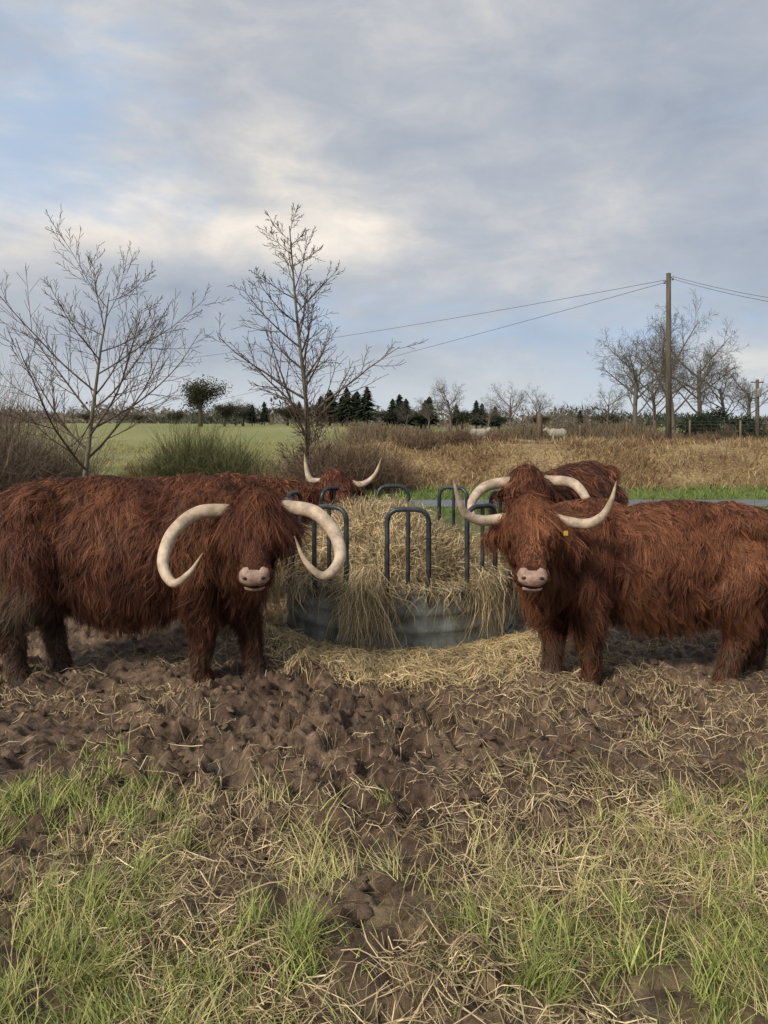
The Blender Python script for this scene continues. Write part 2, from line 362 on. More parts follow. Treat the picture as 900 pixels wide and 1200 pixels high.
parts=[tufts(1800,14,-9,10,7.6,13.8,lambda x,y:ss(.35,.6,fbm(x,y,51,3)),.07,.13,.006,(.10,.17,.035),GD,.6),
       tufts(1200,12,-14,16,15.1,17.6,lambda x,y:1+0*x,.1,.15,.010,(.10,.17,.04),(.22,.26,.08),.5),
       tufts(900,10,-12,16,13.0,13.9,lambda x,y:1+0*x,.1,.13,.008,(.10,.17,.035),(.28,.31,.10),.5)]
V,F,T=cat(parts); obj('verge_grass',mesh_np('verge_grass',V,F,M_strand,T),kind='stuff',label='short green grass along the lane',category='grass')
parts=[tufts(5200,10,-2.5,22,17.4,22.5,lambda x,y:ss(.3,.6,fbm(x*.7,y*.9,53,3)),.12,.19,.010,(.20,.13,.065),(.48,.355,.19),.9),
       tufts(1100,9,-1.5,22,17.5,22,lambda x,y:ss(.48,.6,fbm(x*.5,y*1.0,57,3)),.14,.26,.010,(.13,.075,.045),(.29,.17,.095),.9),
       tufts(1600,9,-20,0,16.5,36,lambda x,y:ss(.4,.6,fbm(x*.4,y*.4,59,3)),.14,.20,.012,(.20,.20,.075),(.44,.38,.17),.7)]
V,F,T=cat(parts); obj('dry_bank_grass',mesh_np('dry_bank_grass',V,F,M_strand,T),kind='stuff',label='tall dead brown grass covering the roadside bank',category='grass')

v0,f0=ICO2
x,y=pick(2600,-3.4,3.4,1.9,6.0,lambda x,y:.12+.88*ss(2.2,3.0,y)*(1-ss(4.8,5.6,y))*ss(.35,.6,fbm(x*2.3,y*2.3,91,3)))
VV=[];FF=[];n=0
for k in range(len(x)):
    s=.004+.024*rng.random()**3; sc=s*np.array([rng.uniform(.8,1.9),rng.uniform(.7,1.4),rng.uniform(.4,.8)])
    a=rng.uniform(0,6.28)
    q=v0*rng.uniform(.55,1.35,(len(v0),1))*sc
    q=np.stack([q[:,0]*math.cos(a)-q[:,1]*math.sin(a),q[:,0]*math.sin(a)+q[:,1]*math.cos(a),q[:,2]],-1)+np.array([x[k],y[k],0])
    VV.append(q);FF.append(f0+n);n+=len(q)
zz=np.repeat(H(x,y)+.001,len(v0)); VV=np.concatenate(VV); VV[:,2]+=zz
obj('mud_clods',mesh_np('mud_clods',VV,np.concatenate(FF),M_clod,smooth=False),kind='stuff',label='wet brown clods of churned mud',category='mud')

# ------------------------------------------------------------ organic body builder
def remesh(name,blobs,voxel,mat_,smooth_it=5):
    V=[];F=[];n=0
    for c,r,R in blobs:
        r=np.array(r if hasattr(r,'__len__') else (r,r,r)); q=ICO2[0]*r
        if R is not None: q=q@np.array(R).T
        V.append(q+np.array(c));F.append(ICO2[1]+n);n+=len(q)
    me=mesh_np('tmp',np.concatenate(V),np.concatenate(F))
    o=bpy.data.objects.new('tmp',me); col.objects.link(o)
    m=o.modifiers.new('r','REMESH'); m.mode='VOXEL'; m.voxel_size=voxel
    s=o.modifiers.new('s','SMOOTH'); s.iterations=smooth_it; s.factor=.6
    dg=bpy.context.evaluated_depsgraph_get(); e=o.evaluated_get(dg)
    res=bpy.data.meshes.new_from_object(e); res.name=name
    bpy.data.objects.remove(o); bpy.data.meshes.remove(me)
    res.materials.clear(); res.materials.append(mat_)
    res.polygons.foreach_set('use_smooth',np.ones(len(res.polygons),bool))
    return res
def chain(pts,rads,step=.5):
    out=[]
    for i in range(len(pts)-1):
        a,b=np.array(pts[i],float),np.array(pts[i+1],float); ra,rb=rads[i],rads[i+1]
        n=max(2,int(np.linalg.norm(b-a)/(min(ra,rb)*step))+1)
        for t in np.linspace(0,1,n): out.append((a+(b-a)*t,ra+(rb-ra)*t,None))
    return out
def sample(me,n):
    me.calc_loop_triangles()
    v=np.zeros(len(me.vertices)*3); me.vertices.foreach_get('co',v); v=v.reshape(-1,3)
    t=np.zeros(len(me.loop_triangles)*3,np.int32); me.loop_triangles.foreach_get('vertices',t); t=t.reshape(-1,3)
    nn=np.zeros(len(me.vertices)*3); me.vertices.foreach_get('normal',nn); nn=nn.reshape(-1,3)
    a,b,c=v[t[:,0]],v[t[:,1]],v[t[:,2]]; ar=np.linalg.norm(np.cross(b-a,c-a),axis=1) 
    k=rng.choice(len(t),n,p=ar/ar.sum()); r1=np.sqrt(rng.random(n));r2=rng.random(n)
    w0,w1,w2=(1-r1)[:,None],(r1*(1-r2))[:,None],(r1*r2)[:,None]
    return a[k]*w0+b[k]*w1+c[k]*w2, nrm(nn[t[k,0]]*w0+nn[t[k,1]]*w1+nn[t[k,2]]*w2)

def build_cow(origin,yaw,k,kz,poll,muz,hornL,hornR,hr,feet,nhair,label,tag=0,dark=1.0,muddy=False,hs=1.0,fringe=1.0,belly=0.,coatL=1.,warm=0.):
    ox,oy=origin
    O=np.array([ox,oy,0.])
    e=obj('highland_cow',None,loc=(ox,oy,0),label=label,category='cow',group='shaggy cattle around the ring feeder')
    e.empty_display_size=.3
    cy,sy=math.cos(yaw),math.sin(yaw); R=np.array([[cy,-sy,0],[sy,cy,0],[0,0,1]])
    def B(p): p=np.array(p,float)*np.array([k,k,kz]); return R@p
    fwd=R@np.array([1,0,0.]); lat=R@np.array([0,1,0.])
    def EL(c,r): return (B(c),np.array(r)*np.array([k,k,kz]),R)
    bl=[EL((.50,0,.80),(.34,.27,.36)),EL((.40,0,.98),(.32,.14,.19)),EL((.02,0,.79-belly*.4),(.60,.33,.34+belly*.4)),EL((-.04,0,.68-belly),(.54,.29,.27)),
        EL((-.54,0,.88),(.34,.25,.27)),EL((-.74,0,.84),(.20,.21,.27)),EL((.70,0,.62),(.19,.17,.24)),EL((-.2,0,.99),(.52,.18,.165)),
        EL((-.55,.19,1.03),(.12,.08,.08)),EL((-.55,-.19,1.03),(.12,.08,.08)),EL((.45,.19,.82),(.2,.12,.28)),EL((.45,-.19,.82),(.2,.12,.28)),
        EL((-.62,.15,.72),(.20,.12,.26)),EL((-.62,-.15,.72),(.20,.12,.26))]
    P=np.array(poll)-O; M=np.array(muz)-O
    a=nrm(M-P); side=nrm(np.cross(a,[0,0,1.])) 
    fn=nrm(np.cross(side,a)) 
    if fn@np.array([0,-1,.3])<0: fn=-fn
    hl=np.linalg.norm(M-P)
    back=P+a*.10-fn*.12
    bl+=chain([B((.50,0,.90)),(B((.62,0,.92))+back)/2,back],[.25*k,.19*k,.125*k],.35)
    bl+=chain([B((.62,0,.64)),P+a*.22-fn*.17],[.16*k,.09*k],.35)
    hk=hs
    bl+=chain([P,P+a*hl*.4,P+a*hl*.72,M-a*.02],[.112*hk,.100*hk,.076*hk,.072*hk],.3)
    for s in (-1,1):
        bl+=[(P+side*s*.052*hk+a*.07,.092*hk,None),(P+side*s*.058*hk+a*hl*.36+fn*.02,.062*hk,None),(P+side*s*.045*hk+a*hl*.50-fn*.06,.074*hk,None),(M+side*s*.034*hk-a*.02,.060*hk,None),
             (P+side*s*.068*hk+a*hl*.33+fn*.060*hk,.034*hk,None)]
        bl+=chain([P+side*s*.10*hk+a*.08-fn*.03,P+side*s*.18*hk+a*.11-fn*.04,P+side*s*.235*hk+a*.16-fn*.03],[.030,.034,.016],.4)
    bl+=chain([B((-.88,0,.98)),B((-.95,0,.85)),B((-.97,0,.6)),B((-.96,0,.35))],[.05,.035,.028,.035],.6)
    legs=[((.50,.17),True),((.50,-.17),True),((-.62,.17),False),((-.62,-.17),False)]
    ends=[]
    for idx,((lx,ly),isf) in enumerate(legs):
        top=B((lx,ly,.66)); ft=feet[idx]
        f=B((lx,ly,0)) if ft is None else np.array([ft[0],ft[1],0])-O
        gz=float(np.mean(H(f[0]+ox+np.array([0,.05,-.05,0,0]),f[1]+oy+np.array([0,0,0,.05,-.05]))))-.02; f[2]=gz
        lp=lambda t,z,off=0: np.array([top[0]*(1-t)+f[0]*t,top[1]*(1-t)+f[1]*t,z])+fwd*off*k
        if isf:
            pts=[top,lp(.3,.52*kz,-.02),lp(.8,.31*kz,.02),lp(1,.11+gz,0),lp(1,.04+gz,.02)]; rd=[.15*k,.115*k,.086*k,.062*k,.070*k]
        else:
            pts=[B((lx+.03,ly*.9,.76)),lp(.3,.58*kz,.08),lp(.8,.37*kz,-.08),lp(1,.12+gz,-.03),lp(1,.04+gz,.0)]; rd=[.19*k,.15*k,.086*k,.064*k,.070*k]
        bl+=chain(pts,rd,.35); ends.append(pts[-1])
    body=remesh('cow_body',bl,.018,M_skin,4)
    obj('body',body,e)
    for q in ends:
        tv=[]
        for s in (-1,1):
            z0=q[2]-.045
            rings=[(-.004,.044,.038),(.02,.040,.035),(.055,.033,.030),(.075,.01,.01)]
            aa=np.arange(10)/10*2*math.pi; pts=[]
            for (hz_,ra,rb) in rings:
                c=np.array([q[0],q[1],z0+hz_])+lat*s*.034+fwd*(.02-.25*hz_)
                pts.append(c+np.cos(aa)[:,None]*fwd*ra*1.25+np.sin(aa)[:,None]*lat*rb)
            Vt=np.concatenate(pts); ii=np.arange(3)[:,None]*10; jj=np.arange(10)[None]
            Ft=np.stack([ii+jj,ii+(jj+1)%10,ii+10+(jj+1)%10,ii+10+jj],-1).reshape(-1,4); tv.append((Vt,Ft))
        V,F=tubes(tv); obj('hoof',mesh_np('hoof',V,F,M_hoof),e)
    for hp in (hornL,hornR):
        pts=np.array(hp)-O; n=len(pts)
        inner=P+a*.05+ (pts[0]-(P+a*.05))*.45; pts=np.vstack([inner,pts])
        rr=hr*np.array([1.05]+list(np.interp(np.linspace(0,1,n),[0,.25,.5,.75,1],[1,.90,.72,.46,.07])))
        cp,crr=catmull(pts,rr,9); kk=len(crr); sl=np.linspace(0,1,kk)
        crr=crr*(1+.08*(vnoise(sl*24,sl*0,7)-.5)*(1-sl))
        V,F=tube(cp,crr,16)
        tc_=np.stack([np.interp(sl,[0,.15,.5,.85,1],[.34,.47,.58,.56,.28]),np.interp(sl,[0,.15,.5,.85,1],[.235,.36,.465,.44,.20]),np.interp(sl,[0,.15,.5,.85,1],[.16,.26,.35,.32,.15])],-1)
        tc_=tc_*(.75+.42*vnoise(sl*14,sl*0+2,3))[:,None]
        obj('horn',mesh_np('horn',V,F,M_horn,np.repeat(tc_,16,0)),e)
    v,f=ICO3
    Bm=np.stack([side,fn,a],1)
    def lump(c,r): return (v*np.array(r))@Bm.T+c, f
    nz=[lump(M+a*.004*hk+fn*.020*hk,(.074*hk,.048*hk,.044*hk)),lump(M-a*.008*hk+side*.036*hk+fn*.018*hk,(.040*hk,.048*hk,.042*hk)),lump(M-a*.008*hk-side*.036*hk+fn*.018*hk,(.040*hk,.048*hk,.042*hk)),
        lump(M-fn*.024*hk+a*.032*hk,(.050*hk,.024*hk,.018*hk))]
    V=np.concatenate([q[0] for q in nz]);F=np.concatenate([f+i_*len(v) for i_ in range(len(nz))])
    V=V+.002*np.sin(V[:,[1,2,0]]*240)
    obj('nose',mesh_np('nose',V,F,M_nose),e)
    eyes=[]
    for s in (-1,1):
        V,F_=lump(M+a*.026*hk+side*s*.042*hk+fn*.050*hk,(.013*hk,.009*hk,.007*hk)); obj('nostril',mesh_np('nostril',V,F_,M_dark),e)
        ec=P+a*hl*.43+side*s*.096*hk+fn*.050*hk; eyes.append(ec)
        V,F_=lump(ec,(.019,.019,.019)); obj('eye',mesh_np('eye',V,F_,M_eye),e)
    if tag:
        c=P+side*tag*.20*k+a*.16+fn*.04
        bm=bmesh.new(); bmesh.ops.create_cube(bm,size=1)
        bmesh.ops.scale(bm,vec=(.026,.005,.028),verts=bm.verts); bmesh.ops.bevel(bm,geom=list(bm.edges),offset=.002,segments=2,affect='EDGES')
        bmesh.ops.translate(bm,vec=tuple(c+np.array([0,-.05,0])),verts=bm.verts); me=bpy.data.meshes.new('ear_tag'); bm.to_mesh(me); bm.free(); me.materials.append(M_tag)
        obj('ear_tag',me,e,label='yellow plastic ear tag')
    # ---- coat
    p,n=sample(body,nhair)
    if nhair>50000:
        p2,n2_=sample(body,nhair); r2=p2-P; t2=r2@a/hl; q2=(np.linalg.norm(r2-np.clip(t2,-.3,1)[:,None]*a*hl,axis=1)<.20*hk)&((p2-back)@fn>-.03)&(t2<1.0)
        p=np.concatenate([p,p2[q2]]); n=np.concatenate([n,n2_[q2]]); nhair=len(p)
    ncl=max(300,nhair//9)
    rel=p-P; tt=np.clip(rel@a/hl,-.3,1.1); dh=np.linalg.norm(rel-tt[:,None]*a*hl,axis=1)
    head=(dh<.22*hk)&((p-back)@fn>-.05)
    pb=p@R
    legm=(p[:,2]<.38*kz)&(np.abs(n[:,2])<.75)
    keep=~((np.linalg.norm(p-M,axis=1)<.078*hk)&((p-M)@fn>-.030*hk))
    for ec in eyes: keep&=~(np.linalg.norm(p-ec,axis=1)<.020)
    Ln=np.full(nhair,.090*coatL); patch=fbm(p[:,0]*3.5+7,p[:,2]*3.5+p[:,1]*2,67,3); Ln*=.60+.80*patch
    down=n[:,2]<-.2
    Ln[down]=.11; Ln[legm]=.05; Ln[(n[:,2]>.75)]=.05
    Ln[legm&(p[:,2]<.14)]=.045
    chest=(pb[:,0]>.55*k)&~head; Ln[chest]*=1.15
    Lh=np.interp(tt,[-.2,.05,.22,.40,.6,.8,1],[.08,.15,.13,.042,.026,.018,.012])*np.where(tt<.40,fringe,1); Ln[head]=Lh[head]
    sd_=np.abs(rel@side)
    ear=head&(sd_>.14*hk)&(tt<.5); Ln[ear]=.075
    tail=pb[:,0]<-.88*k; Ln[tail&(pb[:,2]<.6)]=.16
    Ln*=rng.uniform(.45,1.4,nhair)*min(1,.75+.25*k)
    g=np.array([0,0,-1.])
    sgn=np.sign(pb[:,1])[:,None]
    want=g*1.1-fwd*.25+lat*sgn*.8*np.clip(n[:,2:3],0,1)
    sn=np.stack([fbm(p[:,0]*8+p[:,2]*3,p[:,2]*7+p[:,1]*4,61,4)-.5,fbm(p[:,0]*8+9,p[:,2]*7-p[:,1]*4,63,4)-.5,.6*(fbm(p[:,0]*9+4,p[:,2]*9,65,3)-.5)],-1)
    want=want+sn*3.3
    want[head]=(a*1.0+side*.08*np.sign(rel@side)[:,None]+sn*1.3)[head]
    want[ear]=(g*1.0+side*.3*np.sign(rel@side)[:,None])[ear]
    d=want-n*np.sum(want*n,1,keepdims=True); d=nrm(nrm(d)+.24*rng.normal(size=d.shape))
    free=np.clip(-n[:,2:3],0,1)*.7; d=nrm(d*(1-free)+g*free*1.2)
    lift=np.where(head,.08,.14)[:,None]*Ln[:,None]*rng.uniform(.1,1.8,(nhair,1))
    K=4; Pt=np.zeros((nhair,K,3))
    gi=rng.choice(nhair,ncl,replace=False); kd=kdtree.KDTree(ncl)
    for q,ix in enumerate(gi): kd.insert(p[ix],q)
    kd.balance(); near=np.array([kd.find(q)[1] for q in p])
    cw=rng.normal(0,.16,ncl)[near][:,None]
    curl=(rng.normal(0,.10,(nhair,1))+cw)*nrm(np.cross(d,n))
    for q in range(K):
        s=q/(K-1); Pt[:,q]=p+d*Ln[:,None]*s+n*lift*math.sin(s*1.9)+g*Ln[:,None]*.22*s*s+curl*Ln[:,None]*math.sin(s*4.6)
    gp=Pt[gi][near]; gd=np.linalg.norm(p-p[gi][near],axis=1); ok=(gd<.07)&(np.abs(Ln-Ln[gi][near])<.10)
    cs=rng.uniform(.25,.90,ncl)[near]
    for q in range(1,K):
        c=((q/(K-1))**1.1*cs*ok)[:,None]; Pt[:,q]=Pt[:,q]*(1-c)+(gp[:,q]+(p-p[gi][near])*.15)*c
    Pt[:,:,2]=np.maximum(Pt[:,:,2],.005)
    S=nrm(np.cross(d,n)+.35*rng.normal(size=d.shape))
    W=(rng.uniform(.0008,.0017,nhair))[:,None]*np.array([1,.95,.75,.25])[None]*(1 if nhair>50000 else 1.8)
    cb=rng.uniform(.72,1.26,ncl)[near]*rng.uniform(.65,1.3,nhair)*dark
    t=rng.random(nhair)**2; hue=fbm(p[:,0]*2.2,p[:,2]*2.2+p[:,1],71,4); lk=fbm(p[:,0]*9,p[:,2]*3+p[:,1]*6,75,3)
    Cc=lerpc((.084,.028,.016),(.240,.098,.046),np.clip(t*.4+(hue-.42)*1.3+(lk-.5)*1.0+warm,0,1))*cb[:,None]
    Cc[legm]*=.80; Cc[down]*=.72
    Cc[n[:,2]>.5]*=1.12  # upward-facing coat lightened in its colour, as if sunlit
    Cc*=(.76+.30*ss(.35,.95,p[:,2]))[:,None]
    lowmud=(p[:,2]<.24)&(fbm(p[:,0]*9,p[:,2]*9+p[:,1]*9,77,3)>.42); Cc[lowmud]=Cc[lowmud]*.45+np.array([.105,.070,.046])*.5
    if muddy:
        mk=(pb[:,0]<-.30)&(p[:,2]>.05)&(p[:,2]<.78)&(fbm(p[:,0]*7,p[:,2]*7,73,3)>.40+.25*ss(-.6,-.3,pb[:,0])); Cc[mk]=Cc[mk]*.30+np.array([.10,.072,.048])*.8*cb[mk][:,None]
        Ln_=None
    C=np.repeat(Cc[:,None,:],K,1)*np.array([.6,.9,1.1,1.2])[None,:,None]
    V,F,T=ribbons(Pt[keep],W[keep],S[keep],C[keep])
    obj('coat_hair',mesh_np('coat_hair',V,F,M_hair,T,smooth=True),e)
    return e

build_cow((-1.57,4.66),0,.95,1.10,(-.73,4.30,1.11),(-.695,3.99,.760),
  [(-.875,4.28,1.085),(-1.057,4.22,1.085),(-1.175,4.12,.980),(-1.197,4.02,.838),(-1.121,3.95,.745),(-1.030,3.93,.805),(-.963,3.95,.905)],
  [(-.580,4.28,1.108),(-.398,4.22,1.090),(-.275,4.12,.984),(-.240,4.02,.861),(-.318,3.95,.783),(-.416,3.93,.864),(-.477,3.95,.996)],
  .044,[(-.83,4.72),(-1.13,4.56),(-2.08,4.80),(-2.20,4.50)],110000,
  'large dark red-brown shaggy bull with heavy inward-curling cream horns on mud',muddy=True,dark=.92,hs=1.12,fringe=1.35,belly=.05,coatL=1.1)
build_cow((1.70,4.74),math.pi,.93,.96,(.845,4.34,1.065),(.800,4.01,.750),
  [(.722,4.3,1.045),(.566,4.28,1.034),(.465,4.22,1.081),(.415,4.17,1.183),(.386,4.15,1.290)],
  [(.975,4.3,1.040),(1.156,4.28,1.014),(1.240,4.22,1.066),(1.276,4.17,1.159),(1.300,4.15,1.275)],
  .034,[(1.27,4.52),(1.07,4.70),(2.08,4.56),(2.38,4.82)],105000,
  'rust-brown shaggy cow with upswept pale horns and a yellow ear tag',tag=-1,dark=1.12,fringe=.95,hs=1.10,belly=.03,warm=.10)
build_cow((-1.70,6.30),math.radians(33),.98,1.0,(-.47,6.95,1.04),(-.30,6.66,.76),
  [(-.579,6.95,1.043),(-.686,6.95,1.061),(-.728,6.95,1.174),(-.745,6.95,1.318)],
  [(-.338,6.95,1.033),(-.201,6.95,1.021),(-.087,6.95,1.109),(-.02,6.95,1.278)],
  .036,[None]*4,26000,'red-brown shaggy cow with upturned horns feeding behind the ring feeder',dark=1.15,hs=1.25,fringe=.8,warm=.05)
build_cow((1.86,7.05),math.radians(243),1.0,1.06,(1.15,5.98,1.13),(1.12,5.70,.80),
  [(.98,5.95,1.119),(.80,5.9,1.085),(.685,5.8,.975),(.695,5.7,.866),(.80,5.65,.82)],
  [(1.32,5.95,1.130),(1.500,5.9,1.115),(1.580,5.8,1.005),(1.570,5.7,.908),(1.47,5.65,.84)],
  .046,[None]*4,30000,'dark red shaggy bull with thick down-curving cream horns beside the feeder',dark=.95,hs=1.25,fringe=.9)

# ------------------------------------------------------------ ring feeder
fe=obj('ring_feeder',None,loc=(FX,FY,0),label='round galvanised steel ring feeder filled with hay',category='cattle feeder')
fz=.02
prof=[(.0,.90),(.03,.905),(.06,.89),(.12,.895),(.14,.91),(.16,.895),(.24,.893),(.26,.91),(.28,.895),(.36,.893),(.40,.90),(.40,.885),(.36,.88),(.0,.88)]
na=96; a=np.arange(na)/na*2*math.pi
V=np.array([[r*math.cos(t)*(1+.006*math.sin(t*7+z*9)),r*math.sin(t)*(1+.006*math.sin(t*5-z*8)),z+fz] for t in a for z,r in prof]); n=len(prof)
i=np.arange(na)[:,None]; j=np.arange(n)[None]
F=np.stack([i*n+j,((i+1)%na)*n+j,((i+1)%na)*n+(j+1)%n,i*n+(j+1)%n],-1).reshape(-1,4)
obj('sheet_panel',mesh_np('sheet_panel',V,F,M_galv),fe,label='muddy dull galvanised steel sheet ring')
def ringtube(z,r,rad):
    pts=np.stack([r*np.cos(a),r*np.sin(a),0*a+z],-1); return tube(pts,np.full(na,rad),8,ref=np.array([0,0,1.]),closed=True)
for z in (.0,.41):
    V,F=ringtube(z+fz,.915 if z==0 else .90,.018); obj('rail',mesh_np('rail',V,F,M_galv),fe)
for kx in range(10):
    ac=-math.pi/2+math.radians(2.5)+kx*math.radians(36)
    pts=[]; rt=.085
    def cylp(s,z): return np.array([(.925 if z>.38 else .905)*math.cos(ac+s/.915),(.925 if z>.38 else .905)*math.sin(ac+s/.915),z])
    hwid=.142; top=.985
    pts.append(cylp(-hwid,.33)) 
    for z in (.4,.6,top-rt): pts.append(cylp(-hwid,z))
    for t in np.linspace(0,math.pi/2,6)[1:]: pts.append(cylp(-hwid+rt*(1-math.cos(t)),top-rt+rt*math.sin(t)))
    for t in np.linspace(math.pi/2,0,6)[:]: pts.append(cylp(hwid-rt*(1-math.cos(t)),top-rt+rt*math.sin(t)))
    for z in (.6,.4,.33): pts.append(cylp(hwid,z))
    V,F=tube(np.array(pts)+[0,0,fz],np.full(len(pts),.018),9,ref=np.array([math.cos(ac),math.sin(ac),0]))
    obj('hoop',mesh_np('hoop',V,F,M_tubem),fe)
    q=np.array([cylp(0,.36),cylp(0,.6),cylp(0,.8),cylp(0,top-.01)])+[0,0,fz]
    V,F=tube(q,np.full(4,.015),8); obj('bar',mesh_np('bar',V,F,M_tubem),fe)

# hay heap
v,f=ico(5)
r=1+.10*np.sin(v[:,0]*5+1)*np.sin(v[:,1]*6)+.06*np.sin(v[:,1]*13+v[:,2]*9)+.05*np.sin(v[:,0]*31+v[:,2]*27)
hv=v*r[:,None]*np.array([.74,.74,.42])+np.array([-.06,0,.37])
hv[:,2]+=(.10*np.exp(-((v[:,0]+.25)**2+(v[:,1]+.15)**2)/.15)-.15*ss(.1,.8,v[:,0])+.03*np.sin(v[:,0]*9+v[:,1]*7))*(v[:,2]>0)
rr=np.hypot(hv[:,0],hv[:,1]); sc=np.minimum(1,.82/np.maximum(rr,1e-6)); hv[:,0]*=sc; hv[:,1]*=sc
hv[:,2]=np.maximum(hv[:,2],.02)
hayme=mesh_np('hay_heap',hv,f,M_hay)
p,n=sample(hayme,54000); k=p[:,2]>.36; p=p[k];n=n[k]; N_=len(p)
d=rng.normal(size=(N_,3)); d=d-n*np.sum(d*n,1,keepdims=True); d=nrm(nrm(d)+.50*rng.normal(size=(N_,3))+np.array([0,0,-.2])*(np.hypot(p[:,0],p[:,1])>.5)[:,None])
Ln=rng.uniform(.04,.20,N_); K=5; Pt=np.zeros((N_,K,3))
for q in range(K):
    s=q/(K-1); Pt[:,q]=p+d*Ln[:,None]*s+n*(.07*rng.uniform(.1,1.4,(N_,1)))*math.sin(s*2.2)-np.array([0,0,1])*Ln[:,None]*.25*s*s
rad=np.linalg.norm(Pt[:,:,:2],axis=-1); lim=np.where(rng.random(N_)<.05,1.0,.87)[:,None]; sc=np.minimum(1,lim/np.maximum(rad,1e-6)); Pt[:,:,0]*=sc; Pt[:,:,1]*=sc
S=nrm(np.cross(d,n)+.5*rng.normal(size=d.shape)); W=rng.uniform(.0010,.0024,N_)[:,None]*np.array([1,1,1,.9,.4])
parts=[ribbons(Pt,W,S,lerpc(STRD,STR2,rng.random(N_)**.9)*rng.uniform(.45,1.25,N_)[:,None])]
def curtain(n,ac,spread,z0,z1,out=.06,pw=1.6,tang=.06):
    t=math.radians(ac)-math.pi/2+rng.normal(0,math.radians(spread),n); K=7
    zs=rng.uniform(.42,z0,n); ze=z1+(.45-z1)*rng.random(n)**pw; ou=out*rng.uniform(.2,1.6,n); P=np.zeros((n,K,3)); dr=rng.normal(0,tang,n); wv=np.cumsum(rng.normal(0,.022,(n,K)),1)
    for q in range(K):
        s=q/(K-1); rad=.80+.14*min(1,s*2.5)+ou*math.sin(min(s*1.5,1)*1.57)+rng.normal(0,.012,n); tt=t+dr*s*2+wv[:,q]
        P[:,q]=np.stack([rad*np.cos(tt),rad*np.sin(tt),zs+.03*math.sin(s*3)-(zs-ze)*max(0,(s-.15))/.85],-1)
    S=np.stack([-np.sin(t),np.cos(t),0*t],-1)+.5*rng.normal(size=(n,3)); W=rng.uniform(.0010,.0022,n)[:,None]*np.array([1,1,1,1,1,.9,.4])
    return ribbons(P,W,nrm(S),lerpc(STRD,STR2,rng.random(n))*rng.uniform(.45,1.25,n)[:,None])
parts+=[curtain(480,-15,2.4,.58,.02,.07),curtain(70,-8,2.0,.50,.18,.04,1.2,.08),curtain(60,7,5,.48,.33,.03,1.6,.1),curtain(230,40,2.6,.56,.04,.06),curtain(50,26,3,.50,.25,.04,1.6,.1),
        curtain(30,16,3,.5,.1,.03,.8),curtain(650,-76,6,.68,.02,.13,1.3,.08),curtain(90,-52,5,.52,.2,.04,1.3,.1),curtain(40,-35,5,.48,.32,.03),curtain(600,80,10,.62,.1),curtain(2200,180,60,.65,.15)]
V,F,T=cat(parts)
he=obj('hay_heap',None,loc=(FX,FY,fz),label='heap of pale yellow hay spilling over the feeder rim',category='hay')
obj('hay_core',hayme,he); obj('hay_stalks',mesh_np('hay_stalks',V,F,M_strand,T),he)

# ------------------------------------------------------------ trees
def rot(v,ax,an):
    ax=ax/np.linalg.norm(ax); return v*math.cos(an)+np.cross(ax,v)*math.sin(an)+ax*(v@ax)*(1-math.cos(an))
def grow(paths,p,d,Ln,r,lv,c):
    n=c['seg'][lv]; pts=[p.copy()];rd=[r]; d=d/np.linalg.norm(d)
    dirs=[d]
    for i in range(n):
        d=d+rng.normal(0,c['wob'][lv],3)+np.array([0,0,c['up'][lv]]); d=d/np.linalg.norm(d)
        p=p+d*Ln/n; pts.append(p.copy()); rd.append(max(r*(1-(i+1)/n*(1-c['tip'][lv])),c['rmin'])); dirs.append(d)
    paths.append((lv,pts,rd))
    if lv+1>=len(c['seg']): return
    m=c['n'][lv]; ph=rng.uniform(0,6.28)
    for q in range(m):
        t=c['t0'][lv]+(1-c['t0'][lv])*(q+rng.uniform(0,.9))/m; t=min(t,.98)
        i=min(int(t*n),n-1); fr=t*n-i; bp=pts[i]*(1-fr)+pts[i+1]*fr; bd=dirs[i+1]; br=rd[i]*(1-fr)+rd[i+1]*fr
        perp=np.cross(bd,[.3,.2,1.] if abs(bd[2])<.9 else [1.,0,0]); perp/=np.linalg.norm(perp)
        ph+=2.4+rng.normal(0,.4); perp=rot(perp,bd,ph)
        nd=rot(bd,perp,math.radians(c['ang'][lv]*rng.uniform(.7,1.3)))
        ll=Ln*c['ratio'][lv]*(c['prof'][lv](t))*rng.uniform(.55,1.25)
        grow(paths,bp,nd,ll,min(br*.62,r*c['rr'][lv]),lv+1,c)
def tree_meshes(c,h,r,lean=(0,0,1),sides=(8,5,3,3,3)):
    paths=[]; grow(paths,np.zeros(3)-[0,0,.1],np.array(lean,float),h,r,0,c)
    for ex in c.get('extra',[]): grow(paths,np.array(ex[0],float),np.array(ex[1],float),ex[2],ex[3],0,c)
    A=[tube(p,rd,sides[0]) for lv,p,rd in paths if lv==0]; Bq=[tube(p,rd,sides[min(lv,4)]) for lv,p,rd in paths if lv>0]
    return tubes(A),tubes(Bq)
def place_tree(name,ms,loc,rz=0,s=1,**kw):
    e=obj(name,None,loc=loc,**kw); e.rotation_euler=(0,0,rz); e.scale=(s,s,s) if not hasattr(s,'__len__') else s
    obj('trunk',ms[0],e); obj('crown',ms[1],e); return e
cA=dict(seg=[9,9,6,4],wob=[.03,.045,.06,.07],up=[.01,.07,.06,.03],tip=[.15,.22,.35,.6],rmin=.0032,
        n=[18,13,7],t0=[.26,.16,.12],ang=[60,36,32],ratio=[.78,.42,.36],prof=[lambda t:1.28-.92*t,lambda t:1.15-.75*t,lambda t:1-.4*t],rr=[.42,.48,.6])
(tv,tf),(cv,cf)=tree_meshes(cA,3.65,.048,(.02,0,1))
place_tree('young_tree',(mesh_np('trunk',tv,tf,M_bark),mesh_np('crown',cv,cf,M_twig)),(-4.5,11,float(H(-4.5,11))),0,
  label='bare young tree with upswept fanned branches',category='tree')
